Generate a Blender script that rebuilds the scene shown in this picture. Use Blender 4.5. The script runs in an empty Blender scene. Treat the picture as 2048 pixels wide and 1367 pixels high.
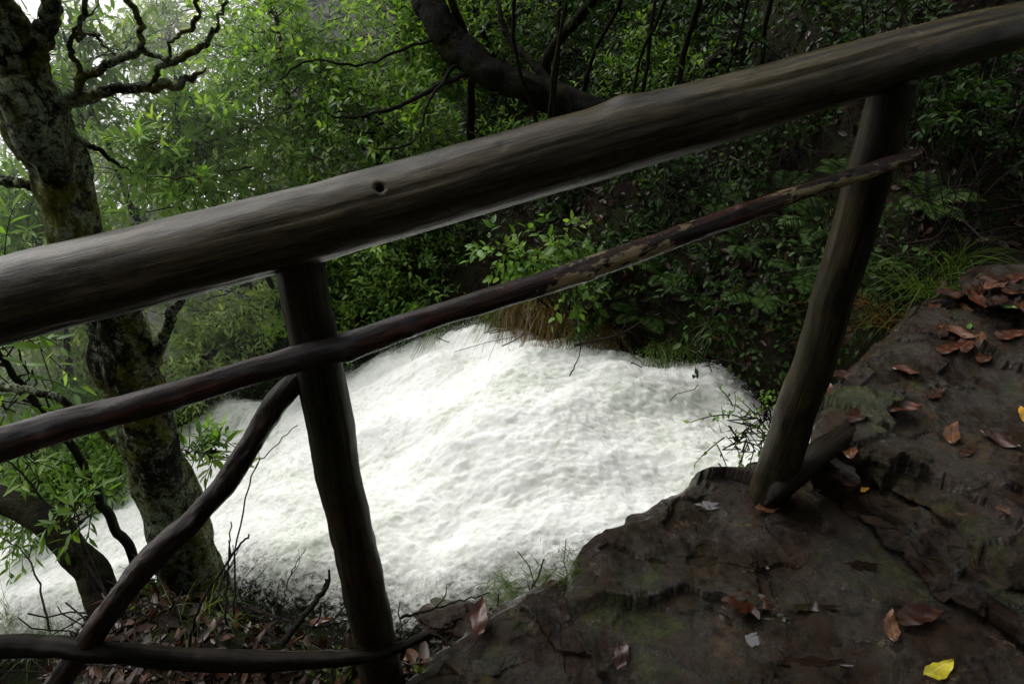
import bpy, bmesh, math, random
import numpy as np
from mathutils import Vector, noise, Matrix
rng = np.random.default_rng(7); random.seed(7)
scn = bpy.context.scene; COL = scn.collection
R = math.radians
# ------------------------------------------------------------------ camera
PITCH = R(35); F = 2048*24/36; CAM = np.array([0, 0, 1.5])
FW = np.array([0, math.cos(PITCH), -math.sin(PITCH)]); UP = np.array([0, math.sin(PITCH), math.cos(PITCH)])
cd = bpy.data.cameras.new('camera'); cam = bpy.data.objects.new('camera', cd); COL.objects.link(cam)
cam.location = CAM; cam.rotation_euler = (math.pi/2-PITCH, 0, 0); cd.lens = 24; cd.sensor_width = 36; cd.clip_end = 1000; cd.clip_start = 0.02
scn.camera = cam
def ray(u, v): return np.array([(u-1024)/F, 0, 0])+UP*((683-v)/F)+FW
def P(u, v, d): return CAM+ray(u, v)*d
def PY(u, v, Y):
    r = ray(u, v); return CAM+r*(Y/r[1])
def PZ(u, v, Z):
    r = ray(u, v); return CAM+r*((Z-CAM[2])/r[2])
# ------------------------------------------------------------------ materials
def newmat(name):
    m = bpy.data.materials.new(name); m.use_nodes = True; nt = m.node_tree
    return m, nt, nt.nodes['Principled BSDF']
def N(nt, t, **kw):
    n = nt.nodes.new(t)
    for k, v in kw.items(): setattr(n, k, v)
    return n
def ramp(nt, src, stops):
    r = N(nt, 'ShaderNodeValToRGB'); el = r.color_ramp.elements
    while len(el) < len(stops): el.new(.5)
    for e, (p, c) in zip(el, stops):
        e.position = p; e.color = (*c, 1) if len(c) == 3 else c
    nt.links.new(src, r.inputs[0]); return r.outputs[0]
def g(v): return (v, v, v)
def nz(nt, vec, scale, detail=6, rough=.6, dist=0):
    n = N(nt, 'ShaderNodeTexNoise'); n.inputs['Scale'].default_value = scale; n.inputs['Detail'].default_value = detail
    n.inputs['Roughness'].default_value = rough; n.inputs['Distortion'].default_value = dist
    if vec is not None: nt.links.new(vec, n.inputs['Vector'])
    return n.outputs['Fac']
def mapping(nt, vec, sc):
    m = N(nt, 'ShaderNodeMapping'); m.inputs['Scale'].default_value = sc; nt.links.new(vec, m.inputs['Vector']); return m.outputs[0]
def mix(nt, f, a, b, mode='MIX'):
    m = N(nt, 'ShaderNodeMix', data_type='RGBA', blend_type=mode)
    for s, i in ((f, 0), (a, 6), (b, 7)):
        if hasattr(s, 'links'): nt.links.new(s, m.inputs[i])
        elif isinstance(s, tuple): m.inputs[i].default_value = (*s, 1)
        else: m.inputs[i].default_value = s
    return m.outputs[2]
def math_(nt, op, a, b=0.):
    m = N(nt, 'ShaderNodeMath', operation=op)
    for i, s in enumerate((a, b)):
        if hasattr(s, 'links'): nt.links.new(s, m.inputs[i])
        else: m.inputs[i].default_value = s
    return m.outputs[0]
def bump(nt, b, h, st, dist=.01, prev=None):
    n = N(nt, 'ShaderNodeBump'); n.inputs['Strength'].default_value = st; n.inputs['Distance'].default_value = dist
    nt.links.new(h, n.inputs['Height'])
    if prev is not None: nt.links.new(prev, n.inputs['Normal'])
    if b is not None: nt.links.new(n.outputs[0], b.inputs['Normal'])
    return n.outputs[0]
def attr(nt, name, out='Fac'):
    a = N(nt, 'ShaderNodeAttribute', attribute_name=name); return a.outputs[out]
def obj_co(nt): return N(nt, 'ShaderNodeTexCoord').outputs['Object']

def leaf_mat(name, c0, c1, c2, rough=.42, trans=.45, spec=.35):
    m, nt, b = newmat(name)
    col = ramp(nt, attr(nt, 'tint'), [(0, c0), (.55, c1), (1, c2)])
    nt.links.new(col, b.inputs['Base Color']); b.inputs['Roughness'].default_value = rough
    b.inputs['Specular IOR Level'].default_value = spec
    t = N(nt, 'ShaderNodeBsdfTranslucent')
    tc = mix(nt, 1., col, (1.6, 1.65, .7), 'MULTIPLY'); nt.links.new(tc, t.inputs[0])
    ms = N(nt, 'ShaderNodeMixShader'); ms.inputs[0].default_value = trans
    nt.links.new(b.outputs[0], ms.inputs[1]); nt.links.new(t.outputs[0], ms.inputs[2])
    nt.links.new(ms.outputs[0], nt.nodes['Material Output'].inputs[0]); return m
M = {}
M['leaf_bright'] = leaf_mat('bright green leaf', (.10, .20, .03), (.22, .37, .065), (.38, .52, .14), trans=.5)
M['leaf_mid'] = leaf_mat('mid green leaf', (.045, .11, .018), (.12, .225, .038), (.24, .35, .075))
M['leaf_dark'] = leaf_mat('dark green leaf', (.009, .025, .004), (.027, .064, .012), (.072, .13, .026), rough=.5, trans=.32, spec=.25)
M['leaf_shade_tint'] = leaf_mat('shade tinted leaf', (.004, .010, .003), (.014, .032, .007), (.036, .068, .015), rough=.6, trans=.25, spec=.15)  # darker leaf copy, the shade deep in the wood put into its colour
M['leaf_haze_tint'] = leaf_mat('haze tinted leaf', (.24, .34, .14), (.37, .48, .21), (.52, .60, .33), rough=.5, trans=.5)  # distance haze on the farther trees is put into this paler leaf colour
M['grass'] = leaf_mat('wet grass blade', (.025, .055, .007), (.07, .135, .018), (.17, .20, .035))
M['drygrass'] = leaf_mat('dry grass blade', (.045, .035, .010), (.12, .08, .024), (.21, .135, .04))
M['litter'] = leaf_mat('brown dead leaf litter', (.010, .004, .002), (.030, .013, .006), (.075, .032, .014), rough=.35, trans=.1, spec=.3)

def bark(name, dark, light, lich=.0, moss=.0, rough=.75, mossc=1.):
    m, nt, b = newmat(name); co = obj_co(nt)
    n1 = nz(nt, mapping(nt, co, (1, 1, .3)), 34, 9, .7)
    col = ramp(nt, n1, [(.35, dark), (.68, light)])
    if moss > 0:
        mn = nz(nt, co, 5, 9, .75); mf = ramp(nt, mn, [(.60-moss*.3, g(0)), (.66-moss*.3, g(1))])
        k = mossc; mc = ramp(nt, nz(nt, co, 75, 5), [(.3, (.035*k, .042*k, .005*k)), (.7, (.20*k, .20*k, .024*k))]); col = mix(nt, mf, col, mc)
    if lich > 0:
        ln = nz(nt, co, 8, 12, .85, .4); lf = ramp(nt, ln, [(.60-lich*.25, g(0)), (.61-lich*.25, g(1))])
        sp = ramp(nt, nz(nt, co, 40, 7, .8), [(.44, g(0)), (.49, g(1))]); lf = mix(nt, 1., lf, sp, 'MULTIPLY')
        lc = ramp(nt, nz(nt, co, 110, 5, .7), [(.3, (.09, .12, .06)), (.5, (.25, .30, .18)), (.75, (.5, .54, .38))]); col = mix(nt, lf, col, lc)
    nt.links.new(col, b.inputs['Base Color']); b.inputs['Roughness'].default_value = rough; b.inputs['Specular IOR Level'].default_value = .12
    p = bump(nt, None, n1, 1., .03); bump(nt, b, nz(nt, co, 90, 6), .7, .010, p); return m
M['bark_lichen'] = bark('lichen covered bark', (.005, .004, .003), (.028, .023, .016), lich=.40, moss=.42)
M['bark_moss'] = bark('mossy bark', (.004, .0035, .003), (.014, .012, .009), moss=.45, mossc=.14)
M['bark_dark'] = bark('dark wet bark', (.002, .002, .0015), (.010, .008, .005), moss=.3, mossc=.15)
M['twig'] = bark('grey twig', (.01, .008, .006), (.04, .032, .024))

def wood(name, c0, c1, c2, algae, r0, r1, scale=1.0, flake=0.0, spec=.3, coat=0.):
    m, nt, b = newmat(name); lc = attr(nt, 'lc', 'Vector')
    st = mapping(nt, lc, (1, 1, .045)); st2 = mapping(nt, lc, (1, 1, .14))
    a = nz(nt, st, 45*scale, 10, .8, .5); b2 = nz(nt, st2, 16*scale, 9, .7, .8); big = nz(nt, lc, 5, 7, .7)
    h = math_(nt, 'ADD', math_(nt, 'MULTIPLY', a, .65), math_(nt, 'MULTIPLY', b2, .45))
    col = ramp(nt, h, [(.48, c0), (.55, c1), (.63, c2)])
    col = mix(nt, ramp(nt, big, [(.42, g(0)), (.60, g(.7))]), col, mix(nt, 1., algae, ramp(nt, h, [(.46, g(.5)), (.62, g(1.6))]), 'MULTIPLY'))
    fine = nz(nt, st, 150*scale, 6, .8)
    col = mix(nt, ramp(nt, fine, [(.38, g(.85)), (.48, g(0))]), col, c0)
    blot = nz(nt, mapping(nt, lc, (1, 1, .5)), 13, 9, .75); col = mix(nt, ramp(nt, blot, [(.54, g(0)), (.62, g(.7))]), col, c0)
    if flake:
        fl = nz(nt, mapping(nt, lc, (1, 1, .4)), 24, 9, .72)
        sx = N(nt, 'ShaderNodeSeparateXYZ'); nt.links.new(lc, sx.inputs[0]); zz = math_(nt, 'MULTIPLY', sx.outputs[2], .4)
        fm = mix(nt, 1., ramp(nt, fl, [(.535, g(0)), (.555, g(flake))]), ramp(nt, zz, [(.34, g(0)), (.44, g(1))]), 'MULTIPLY'); col = mix(nt, fm, col, (.40, .31, .17))
    dk = attr(nt, 'dark'); col = mix(nt, dk, col, (.001, .001, .001))
    nt.links.new(col, b.inputs['Base Color']); b.inputs['Specular IOR Level'].default_value = spec
    nt.links.new(ramp(nt, nz(nt, mapping(nt, lc, (1, 1, .3)), 18, 6), [(.35, g(r0)), (.65, g(r1))]), b.inputs['Roughness'])
    p = bump(nt, None, h, .7, .007); bump(nt, b, fine, .4, .003, p)
    if coat: b.inputs['Coat Weight'].default_value = coat; b.inputs['Coat Roughness'].default_value = .22; pc = bump(nt, None, h, .3, .005); nt.links.new(pc, b.inputs['Coat Normal'])
    return m
M['wood_rail'] = wood('weathered grey handrail wood', (.009, .006, .003), (.042, .031, .015), (.115, .088, .050), (.042, .034, .010), .24, .5, spec=.2, coat=.4)
M['wood_post'] = wood('dark mossy post wood', (.005, .004, .002), (.024, .017, .007), (.058, .040, .018), (.018, .018, .005), .38, .65, spec=.2, coat=.1)
M['wood_branch'] = wood('wet reddish branch wood', (.004, .002, .0015), (.028, .0085, .005), (.14, .038, .019), (.016, .007, .005), .16, .4, 1.3, flake=.9, spec=.3, coat=.25)
M['wood_brace'] = wood('wet dark brown brace wood', (.004, .002, .0015), (.016, .008, .005), (.06, .026, .015), (.012, .008, .005), .2, .45, 1.3, spec=.3)
M['wood_dark'] = wood('dark wet branch wood', (.0025, .0018, .0012), (.007, .005, .003), (.022, .014, .009), (.007, .006, .003), .35, .6, 1.2, spec=.12)

def rock_mat():
    m, nt, b = newmat('wet layered rock'); co = obj_co(nt)
    n1 = nz(nt, co, 3.6, 13, .72, .3); n2 = nz(nt, co, 26, 10, .72); n3 = nz(nt, co, 130, 4, .6)
    col = ramp(nt, n1, [(.36, (.005, .003, .002)), (.46, (.024, .013, .007)), (.54, (.017, .014, .007)), (.66, (.055, .034, .019))])
    col = mix(nt, ramp(nt, n2, [(.38, g(.8)), (.50, g(0))]), col, (.003, .0022, .0016))
    sp = nz(nt, co, 9, 13, .85, .6); col = mix(nt, ramp(nt, sp, [(.59, g(0)), (.61, g(.7))]), col, (.11, .076, .048))
    mo = nz(nt, co, 2.3, 10, .78); col = mix(nt, ramp(nt, mo, [(.53, g(0)), (.59, g(.85))]), col, ramp(nt, n2, [(.4, (.008, .012, .002)), (.6, (.036, .044, .008))]))
    nt.links.new(col, b.inputs['Base Color'])
    nt.links.new(ramp(nt, nz(nt, co, 7, 9, .75), [(.42, g(.35)), (.58, g(.7))]), b.inputs['Roughness']); b.inputs['Specular IOR Level'].default_value = .1
    vo = N(nt, 'ShaderNodeTexVoronoi', feature='DISTANCE_TO_EDGE'); vo.inputs['Scale'].default_value = 2.6
    w = N(nt, 'ShaderNodeVectorMath', operation='ADD'); nn = N(nt, 'ShaderNodeTexNoise'); nn.inputs['Scale'].default_value = 5; nn.inputs['Detail'].default_value = 9
    nt.links.new(co, nn.inputs['Vector']); nt.links.new(co, w.inputs[0])
    s = N(nt, 'ShaderNodeVectorMath', operation='SCALE'); s.inputs['Scale'].default_value = .3; nt.links.new(nn.outputs['Color'], s.inputs[0]); nt.links.new(s.outputs[0], w.inputs[1])
    nt.links.new(w.outputs[0], vo.inputs['Vector'])
    cr = ramp(nt, vo.outputs[0], [(0, g(0)), (.012, g(1))])
    p = bump(nt, None, cr, .4, .010); p = bump(nt, None, n1, .5, .04, p); pc = bump(nt, None, nz(nt, co, 24, 9, .65), 1., .05, p); p = bump(nt, None, n2, .5, .018, p); bump(nt, b, n3, .35, .004, p)
    b.inputs['Coat Roughness'].default_value = .03; b.inputs['Coat IOR'].default_value = 1.5; nt.links.new(pc, b.inputs['Coat Normal'])
    nt.links.new(ramp(nt, nz(nt, co, 5, 10, .75), [(.44, g(.0)), (.54, g(.9))]), b.inputs['Coat Weight'])
    return m
M['rock'] = rock_mat()
def ground_mat():
    m, nt, b = newmat('damp forest soil'); co = obj_co(nt)
    n1 = nz(nt, co, 3, 10, .7); n2 = nz(nt, co, 26, 9, .72)
    col = ramp(nt, n2, [(.35, (.003, .002, .001)), (.52, (.012, .007, .004)), (.68, (.032, .016, .008))])
    col = mix(nt, ramp(nt, n1, [(.42, g(0)), (.54, g(.9))]), col, ramp(nt, nz(nt, co, 70, 6, .7), [(.35, (.004, .008, .002)), (.65, (.03, .042, .007))]))
    nt.links.new(col, b.inputs['Base Color']); b.inputs['Roughness'].default_value = .8; b.inputs['Specular IOR Level'].default_value = .12
    p = bump(nt, None, n2, .9, .05); bump(nt, b, nz(nt, co, 90, 5), .6, .012, p); return m
M['soil'] = ground_mat()
def water_mat():
    m, nt, b = newmat('foaming white water'); fl = attr(nt, 'lc', 'Vector')
    st = mapping(nt, fl, (.6, 1, 1)); n0 = nz(nt, st, 1.1, 7, .7, .8); n1 = nz(nt, st, 4.2, 14, .82, 1.0); n2 = nz(nt, st, 34, 12, .85, .3); n3 = nz(nt, fl, 130, 8, .85)
    f = math_(nt, 'ADD', math_(nt, 'ADD', math_(nt, 'MULTIPLY', n1, .36), math_(nt, 'MULTIPLY', n2, .26)), math_(nt, 'MULTIPLY', n0, .38))
    col = ramp(nt, f, [(.405, (.44, .48, .42)), (.45, (.66, .69, .61)), (.495, (.82, .84, .78)), (.545, (.92, .935, .90))])
    nt.links.new(col, b.inputs['Base Color']); b.inputs['Roughness'].default_value = .8; b.inputs['Specular IOR Level'].default_value = .1
    b.inputs['Subsurface Weight'].default_value = .9; b.inputs['Subsurface Radius'].default_value = (1, 1, 1); b.inputs['Subsurface Scale'].default_value = .06
    p = bump(nt, None, n2, .4, .022); bump(nt, b, n3, .9, .009, p)
    ed = attr(nt, 'edge'); thr = math_(nt, 'ADD', math_(nt, 'MULTIPLY', ed, .34), math_(nt, 'ADD', math_(nt, 'MULTIPLY', n2, .65), math_(nt, 'MULTIPLY', n1, .35)))
    cut = ramp(nt, thr, [(.57, g(0)), (.77, g(1))])
    ts = N(nt, 'ShaderNodeBsdfTransparent'); ms = N(nt, 'ShaderNodeMixShader'); nt.links.new(cut, ms.inputs[0]); nt.links.new(b.outputs[0], ms.inputs[1]); nt.links.new(ts.outputs[0], ms.inputs[2])
    nt.links.new(ms.outputs[0], nt.nodes['Material Output'].inputs[0])
    return m
M['water'] = water_mat()
def simple(name, c, rough, spec=.5):
    m, nt, b = newmat(name); co = obj_co(nt)
    n = nz(nt, co, 40, 5); nt.links.new(ramp(nt, n, [(.3, tuple(x*.75 for x in c)), (.7, c)]), b.inputs['Base Color'])
    b.inputs['Roughness'].default_value = rough; b.inputs['Specular IOR Level'].default_value = spec; return m
M['spray'] = simple('white water droplets', (.80, .82, .80), .4)
M['puddle'] = simple('clear puddle water', (.02, .012, .008), .03, 1.); M['puddle'].node_tree.nodes['Principled BSDF'].inputs['IOR'].default_value = 1.8
M['puddle_red'] = simple('reddish puddle water', (.035, .012, .006), .03, 1.)
def deadleaf(name, c0, c1, vein):
    m, nt, b = newmat(name); co = obj_co(nt)
    n = nz(nt, co, 45, 8, .75); col = ramp(nt, n, [(.35, c0), (.65, c1)])
    sx = N(nt, 'ShaderNodeSeparateXYZ'); nt.links.new(co, sx.inputs[0])
    ab = math_(nt, 'ABSOLUTE', sx.outputs[1]); col = mix(nt, ramp(nt, ab, [(.0008, g(.6)), (.002, g(0))]), col, vein)
    nt.links.new(col, b.inputs['Base Color']); b.inputs['Roughness'].default_value = .22
    bump(nt, b, n, .4, .004); return m
M['dead_red'] = deadleaf('wet red brown leaf', (.02, .007, .004), (.10, .033, .016), (.14, .06, .03))
M['dead_tan'] = deadleaf('wet tan leaf', (.045, .018, .009), (.15, .068, .034), (.2, .11, .06))
M['dead_dark'] = deadleaf('wet dark leaf', (.010, .004, .002), (.05, .019, .010), (.08, .03, .015))
M['yellow'] = deadleaf('yellow leaf', (.34, .29, .02), (.55, .48, .03), (.6, .54, .15))
M['orange'] = deadleaf('orange leaf', (.3, .13, .01), (.5, .27, .02), (.5, .3, .08))
M['greenleaf'] = deadleaf('fallen green leaf', (.04, .10, .015), (.10, .19, .03), (.2, .28, .08))
# ------------------------------------------------------------------ mesh helpers
def nrm(a): return a/np.maximum(np.linalg.norm(a, axis=-1, keepdims=True), 1e-9)
def link(name, me, mat, parent=None, smooth=True):
    me.materials.append(mat)
    if smooth: me.polygons.foreach_set('use_smooth', np.ones(len(me.polygons), dtype=bool))
    o = bpy.data.objects.new(name, me); COL.objects.link(o)
    if parent is not None: o.parent = parent
    return o
def tag(o, label=None, cat=None, group=None, kind=None):
    for k, v in (('label', label), ('category', cat), ('group', group), ('kind', kind)):
        if v: o[k] = v
    return o
def empty(name, loc=(0, 0, 0), **kw):
    o = bpy.data.objects.new(name, None); COL.objects.link(o); o.location = [float(c) for c in loc]; return tag(o, **kw)
def raw_mesh(name, V, loops, totals, attrs={}):
    me = bpy.data.meshes.new(name); V = np.asarray(V, dtype=np.float32); me.vertices.add(len(V)); me.vertices.foreach_set('co', V.ravel())
    loops = np.asarray(loops, dtype=np.int32); totals = np.asarray(totals, dtype=np.int32)
    me.loops.add(len(loops)); me.loops.foreach_set('vertex_index', loops)
    me.polygons.add(len(totals)); starts = np.concatenate([[0], np.cumsum(totals)[:-1]]).astype(np.int32)
    me.polygons.foreach_set('loop_start', starts); me.polygons.foreach_set('loop_total', totals)
    for k, a in attrs.items():
        a = np.asarray(a, dtype=np.float32)
        if a.ndim == 1: me.attributes.new(k, 'FLOAT', 'POINT').data.foreach_set('value', a)
        else: me.attributes.new(k, 'FLOAT_VECTOR', 'POINT').data.foreach_set('vector', a.ravel())
    me.update(calc_edges=True); me.validate(); return me
class MB:
    def __init__(s): s.V = []; s.L = []; s.T = []; s.A = []; s.n = 0; s.org = np.zeros(3)
    def add(s, V, L, T, tint=None):
        s.V.append(V); s.L.append(np.asarray(L)+s.n); s.T.append(T); s.A.append(np.zeros(len(V)) if tint is None else tint); s.n += len(V)
    def tubes(s, Pn, Rr, S=5):
        Pn = np.asarray(Pn, float); Rr = np.asarray(Rr, float); T, K, _ = Pn.shape
        tan = nrm(np.gradient(Pn, axis=1)); avg = np.abs(nrm(Pn[:, -1]-Pn[:, 0])); ref = np.eye(3)[np.argmin(avg, axis=1)]
        a = nrm(np.cross(tan, ref[:, None, :])); b = np.cross(tan, a); th = np.linspace(0, 2*np.pi, S, endpoint=False)
        V = Pn[:, :, None]+Rr[:, :, None, None]*(a[:, :, None]*np.cos(th)[:, None]+b[:, :, None]*np.sin(th)[:, None])
        idx = np.arange(T*K*S).reshape(T, K, S); i0 = idx[:, :-1]; i1 = idx[:, 1:]
        q = np.stack([i0, np.roll(i0, -1, 2), np.roll(i1, -1, 2), i1], -1).reshape(-1)
        tot = np.full(T*(K-1)*S, 4); cap = idx[:, -1, :].reshape(-1)
        s.add(V.reshape(-1, 3), np.concatenate([q, cap]), np.concatenate([tot, np.full(T, S)]), None)
    def leaves(s, B, D, Nn, L, W, tint, curl=.15):
        D = nrm(D); S = nrm(np.cross(D, Nn)); Nn = np.cross(S, D); n = len(B)
        al = np.array([0, .32, .32, .32, .72, .72, .72, 1.]); la = np.array([0, -.5, 0, .5, -.36, 0, .36, 0]); up = np.array([0, .14, 0, .14, .1, 0, .1, 0])
        V = B[:, None]+D[:, None]*(al[None, :, None]*L[:, None, None])+S[:, None]*(la[None, :, None]*W[:, None, None])+Nn[:, None]*(up[None, :, None]*W[:, None, None]-(al**2)[None, :, None]*(curl*L)[:, None, None])
        pat = np.array([0, 3, 2, 0, 2, 1, 2, 3, 6, 5, 1, 2, 5, 4, 5, 6, 7, 4, 5, 7])
        Lp = (pat[None]+8*np.arange(n)[:, None]).ravel(); s.add(V.reshape(-1, 3), Lp, np.tile([3, 3, 4, 4, 3, 3], n), np.repeat(tint, 8))
    def blades(s, Pn, W, tint, side):
        T, K, _ = Pn.shape; w = W[:, None]*np.linspace(1, .06, K)[None]**.7
        V = np.stack([Pn-side[:, None]*w[..., None], Pn+side[:, None]*w[..., None]], 2)
        idx = np.arange(T*K*2).reshape(T, K, 2); q = np.stack([idx[:, :-1, 0], idx[:, :-1, 1], idx[:, 1:, 1], idx[:, 1:, 0]], -1).reshape(-1)
        s.add(V.reshape(-1, 3), q, np.full(T*(K-1), 4), np.repeat(tint, K*2))
    def build(s, name, mat, parent=None, smooth=True):
        V = np.concatenate(s.V)-s.org
        me = raw_mesh(name, V, np.concatenate(s.L), np.concatenate(s.T), {'tint': np.concatenate(s.A)})
        o = link(name, me, mat, parent, smooth)
        if parent is None: o.location = s.org
        return o
def spline(pts, n):
    pts = np.asarray(pts, float); m = len(pts)
    if m == 2: return pts[0]+(pts[1]-pts[0])*np.linspace(0, 1, n)[:, None]
    ex = np.vstack([2*pts[0]-pts[1], pts, 2*pts[-1]-pts[-2]]); out = []
    for t in np.linspace(0, m-1-1e-6, n):
        i = int(t); f = t-i; p0, p1, p2, p3 = ex[i:i+4]
        out.append(.5*((2*p1)+(-p0+p2)*f+(2*p0-5*p1+4*p2-p3)*f*f+(-p0+3*p1-3*p2+p3)*f**3))
    return np.array(out)
def fr(v, H=.9, o=5): return noise.fractal(Vector(v), H, 2.0, o)
def log(name, pts, radii, mat, parent, S=40, n=160, amp=.006, wob=.004, groove=.0, knots=(), seed=0., smooth=True):
    c = spline(pts, n); m = len(radii); rr = np.interp(np.linspace(0, m-1, n), np.arange(m), radii)
    c = c+np.array([[fr((t*2.3+seed, .3, 0), 1., 3), fr((t*2.3+seed, 5.3, 2), 1., 3), fr((t*2.3+seed, 9.1, 4), 1., 3)] for t in np.linspace(0, 6, n)])*wob
    tan = nrm(np.gradient(c, axis=0)); ref = np.array([0, 0, 1.]) if abs(tan[:, 2]).mean() < .6 else np.array([0, 1., 0])
    a = nrm(np.cross(tan, ref)); b = np.cross(tan, a); arc = np.concatenate([[0], np.cumsum(np.linalg.norm(np.diff(c, axis=0), axis=1))])
    V = np.zeros((n, S, 3)); LC = np.zeros((n, S, 3)); DK = np.zeros((n, S))
    for i in range(n):
        for j in range(S):
            th = 2*math.pi*j/S; ct, st = math.cos(th), math.sin(th); r = rr[i]
            q = (ct*r*9+seed, st*r*9, arc[i]*2.2); q2 = (ct*r*40+seed, st*r*40, arc[i]*6)
            d = amp*fr(q)*1.2+amp*.35*fr(q2)
            if groove: d -= groove*max(0, fr((ct*2.5+seed, st*2.5, arc[i]*.9))-.25)
            V[i, j] = c[i]+(a[i]*ct+b[i]*st)*(r+d); LC[i, j] = (ct*r+seed, st*r, arc[i])
    for kp, kr, kd in knots:
        dist = np.linalg.norm(V-np.asarray(kp), axis=2); w = np.exp(-(dist/kr)**2)
        out = nrm(V-c[:, None]); ring = np.exp(-((dist-kr*1.5)/(kr*.6))**2)
        V = V+out*(w*kd)[..., None]+out*(ring*abs(kd)*.08)[..., None]
        if kd < 0: DK = np.maximum(DK, np.clip((w-.25)*3, 0, 1))
    idx = np.arange(n*S).reshape(n, S); i0 = idx[:-1]; i1 = idx[1:]
    q = np.stack([i0, np.roll(i0, -1, 1), np.roll(i1, -1, 1), i1], -1).reshape(-1)
    loops = np.concatenate([q, idx[-1], idx[0][::-1]]); tot = np.concatenate([np.full((n-1)*S, 4), [S, S]])
    return link(name, raw_mesh(name, V.reshape(-1, 3), loops, tot, {'lc': LC.reshape(-1, 3), 'dark': DK.reshape(-1)}), mat, parent, smooth)
# ------------------------------------------------------------------ terrain functions
ip = np.interp
def sm(a, b, x):
    t = np.clip((x-a)/(b-a), 0, 1); return t*t*(3-2*t)
def nearE(x): return ip(x, [-12, -9, -3.8, -3.0, -1.42, -.9, -.34, .29, .8, 1.6, 3], [3.6, 3.2, 2.6, 2.4, 2.12, 1.85, 1.60, 1.68, 1.62, 1.6, 1.6])
def farE(x): return ip(x, [-12, -9, -6, -4.5, -3.6, -2.85, -1.3, -.25, .24, .76, 1.3, 1.7, 2.2, 3, 6], [5.0, 4.7, 4.2, 4.05, 4.25, 4.5, 4.3, 4.0, 3.6, 3.12, 2.68, 2.6, 2.75, 3.0, 3.4])
def Wz(x): return ip(x, [-14, -9, -6, -4.5, -2.85, -1.3, 0, .76, 1.6], [-13, -8, -4.7, -3.5, -2.5, -1.6, -1.05, -.8, -.6])
def path(x): return ip(x, [-9, -6, -4, -2.4, -1.8, -1.33, -.34, .7, 1.2, 1.7, 2.2, 3, 8], [-9, -5, -3.2, -2.1, -1.15, -.52, -.2, -.14, -.1, -.02, .04, .3, 1.6])
def ground(x, y):
    x = np.asarray(x, float); y = np.asarray(y, float)
    m = 1-sm(1.5, 1.85, x); w = Wz(x); ne, fe = nearE(x), farE(x); pa = path(x)
    tn = sm(-.05, .68, ne-y); near = (w-.35)*(1-tn)+pa*tn
    near = near*m+pa*(1-m)
    near = near+np.maximum(-.9-y, 0)*1.1*sm(-.9, -1.6, y)
    xb = x+.3*(y-4); t = np.maximum(y-fe, 0); bf = (w-.1)*m+pa*(1-m)
    a = ip(x, [-3, -1, .3, 1.4, 2], [.3, .4, .75, .8, .3]); b = ip(xb, [-8, -4, -2, 0, 1.5, 2.2, 4], [-.8, -.5, -.12, .0, .02, .2, .32])
    far = bf+a*(1-np.exp(-t/.3))+b*np.maximum(t-.1, 0)+np.maximum(t-3.4, 0)*ip(xb, [-4, -1, 1], [0, .1, .7])
    ch = (w-.4)*m+pa*(1-m)
    z = np.where(y < ne, near, np.where(y > fe, far, ch))
    return np.clip(z, -60, 40)
nx = np.concatenate([-5-np.geomspace(.05, 110, 50)[::-1], np.linspace(-5, 5, 300), 5+np.geomspace(.05, 110, 40)])
ny = np.concatenate([-.5-np.geomspace(.05, 60, 30)[::-1], np.linspace(-.5, 8, 270), 8+np.geomspace(.05, 130, 50)])
X, Y = np.meshgrid(nx, ny); Z = ground(X, Y)
nf = np.array([fr((x*1.1, y*1.1, 3.)) * .09+fr((x*5, y*5, 1.))*.03 for x, y in zip(X.ravel(), Y.ravel())]).reshape(X.shape)
Z = Z+nf
nyy, nxx = X.shape; idx = np.arange(nxx*nyy).reshape(nyy, nxx)
q = np.stack([idx[:-1, :-1], idx[:-1, 1:], idx[1:, 1:], idx[1:, :-1]], -1).reshape(-1)
tag(link('ground', raw_mesh('ground', np.stack([X, Y, Z], -1).reshape(-1, 3), q, np.full((nxx-1)*(nyy-1), 4)), M['soil']), kind='structure')
# ------------------------------------------------------------------ water
xs = np.concatenate([np.linspace(-12, -4.5, 110, endpoint=False), np.linspace(-4.5, 2.0, 660)]); NT = 420; ts = np.linspace(-.06, 1.06, NT)
XX, TT = np.meshgrid(xs, ts, indexing='ij'); ne, fe = nearE(XX), farE(XX); YY = ne+(fe-ne)*TT
bul = np.clip(1-(2*TT-1)**2, 0, 1)**.5
ZZ = Wz(XX)+.03+.24*bul*np.clip((1.7-XX)/1.8, .15, 1)+.05*np.exp(-((XX+.45)/1.1)**2)*np.exp(-((TT-.85)/.35)**2)
dz = np.empty(XX.shape)
for i in range(XX.shape[0]):
    for j in range(XX.shape[1]):
        x, y = XX[i, j], YY[i, j]
        a = noise.turbulence(Vector((x*.7+y*.3, y*1.1, .5)), 3, False); b = fr((x*2.6+y*.8, y*3.8, 2.), .65, 7); c = fr((x*20+y*4, y*28, 4.), .3, 4)
        dz[i, j] = .20*(a-.5)+.028*b+.009*c
amp = ip(TT, [-.06, 0.05, .2, .85, 1.0, 1.05], [.6, .9, 1, 1.2, 1.6, 1.6])
ZZ += dz*amp
edge = np.clip(1-np.minimum((TT+.04)*4.5, (1.04-TT)*6), 0, 1)**.8
idx = np.arange(XX.size).reshape(XX.shape); q = np.stack([idx[:-1, :-1], idx[1:, :-1], idx[1:, 1:], idx[:-1, 1:]], -1).reshape(-1)
Vw = np.stack([XX, YY, ZZ], -1).reshape(-1, 3)
tag(link('water', raw_mesh('water', Vw, q, np.full((XX.shape[0]-1)*(XX.shape[1]-1), 4), {'lc': Vw.copy(), 'edge': edge.reshape(-1)}), M['water']), kind='structure')
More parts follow.
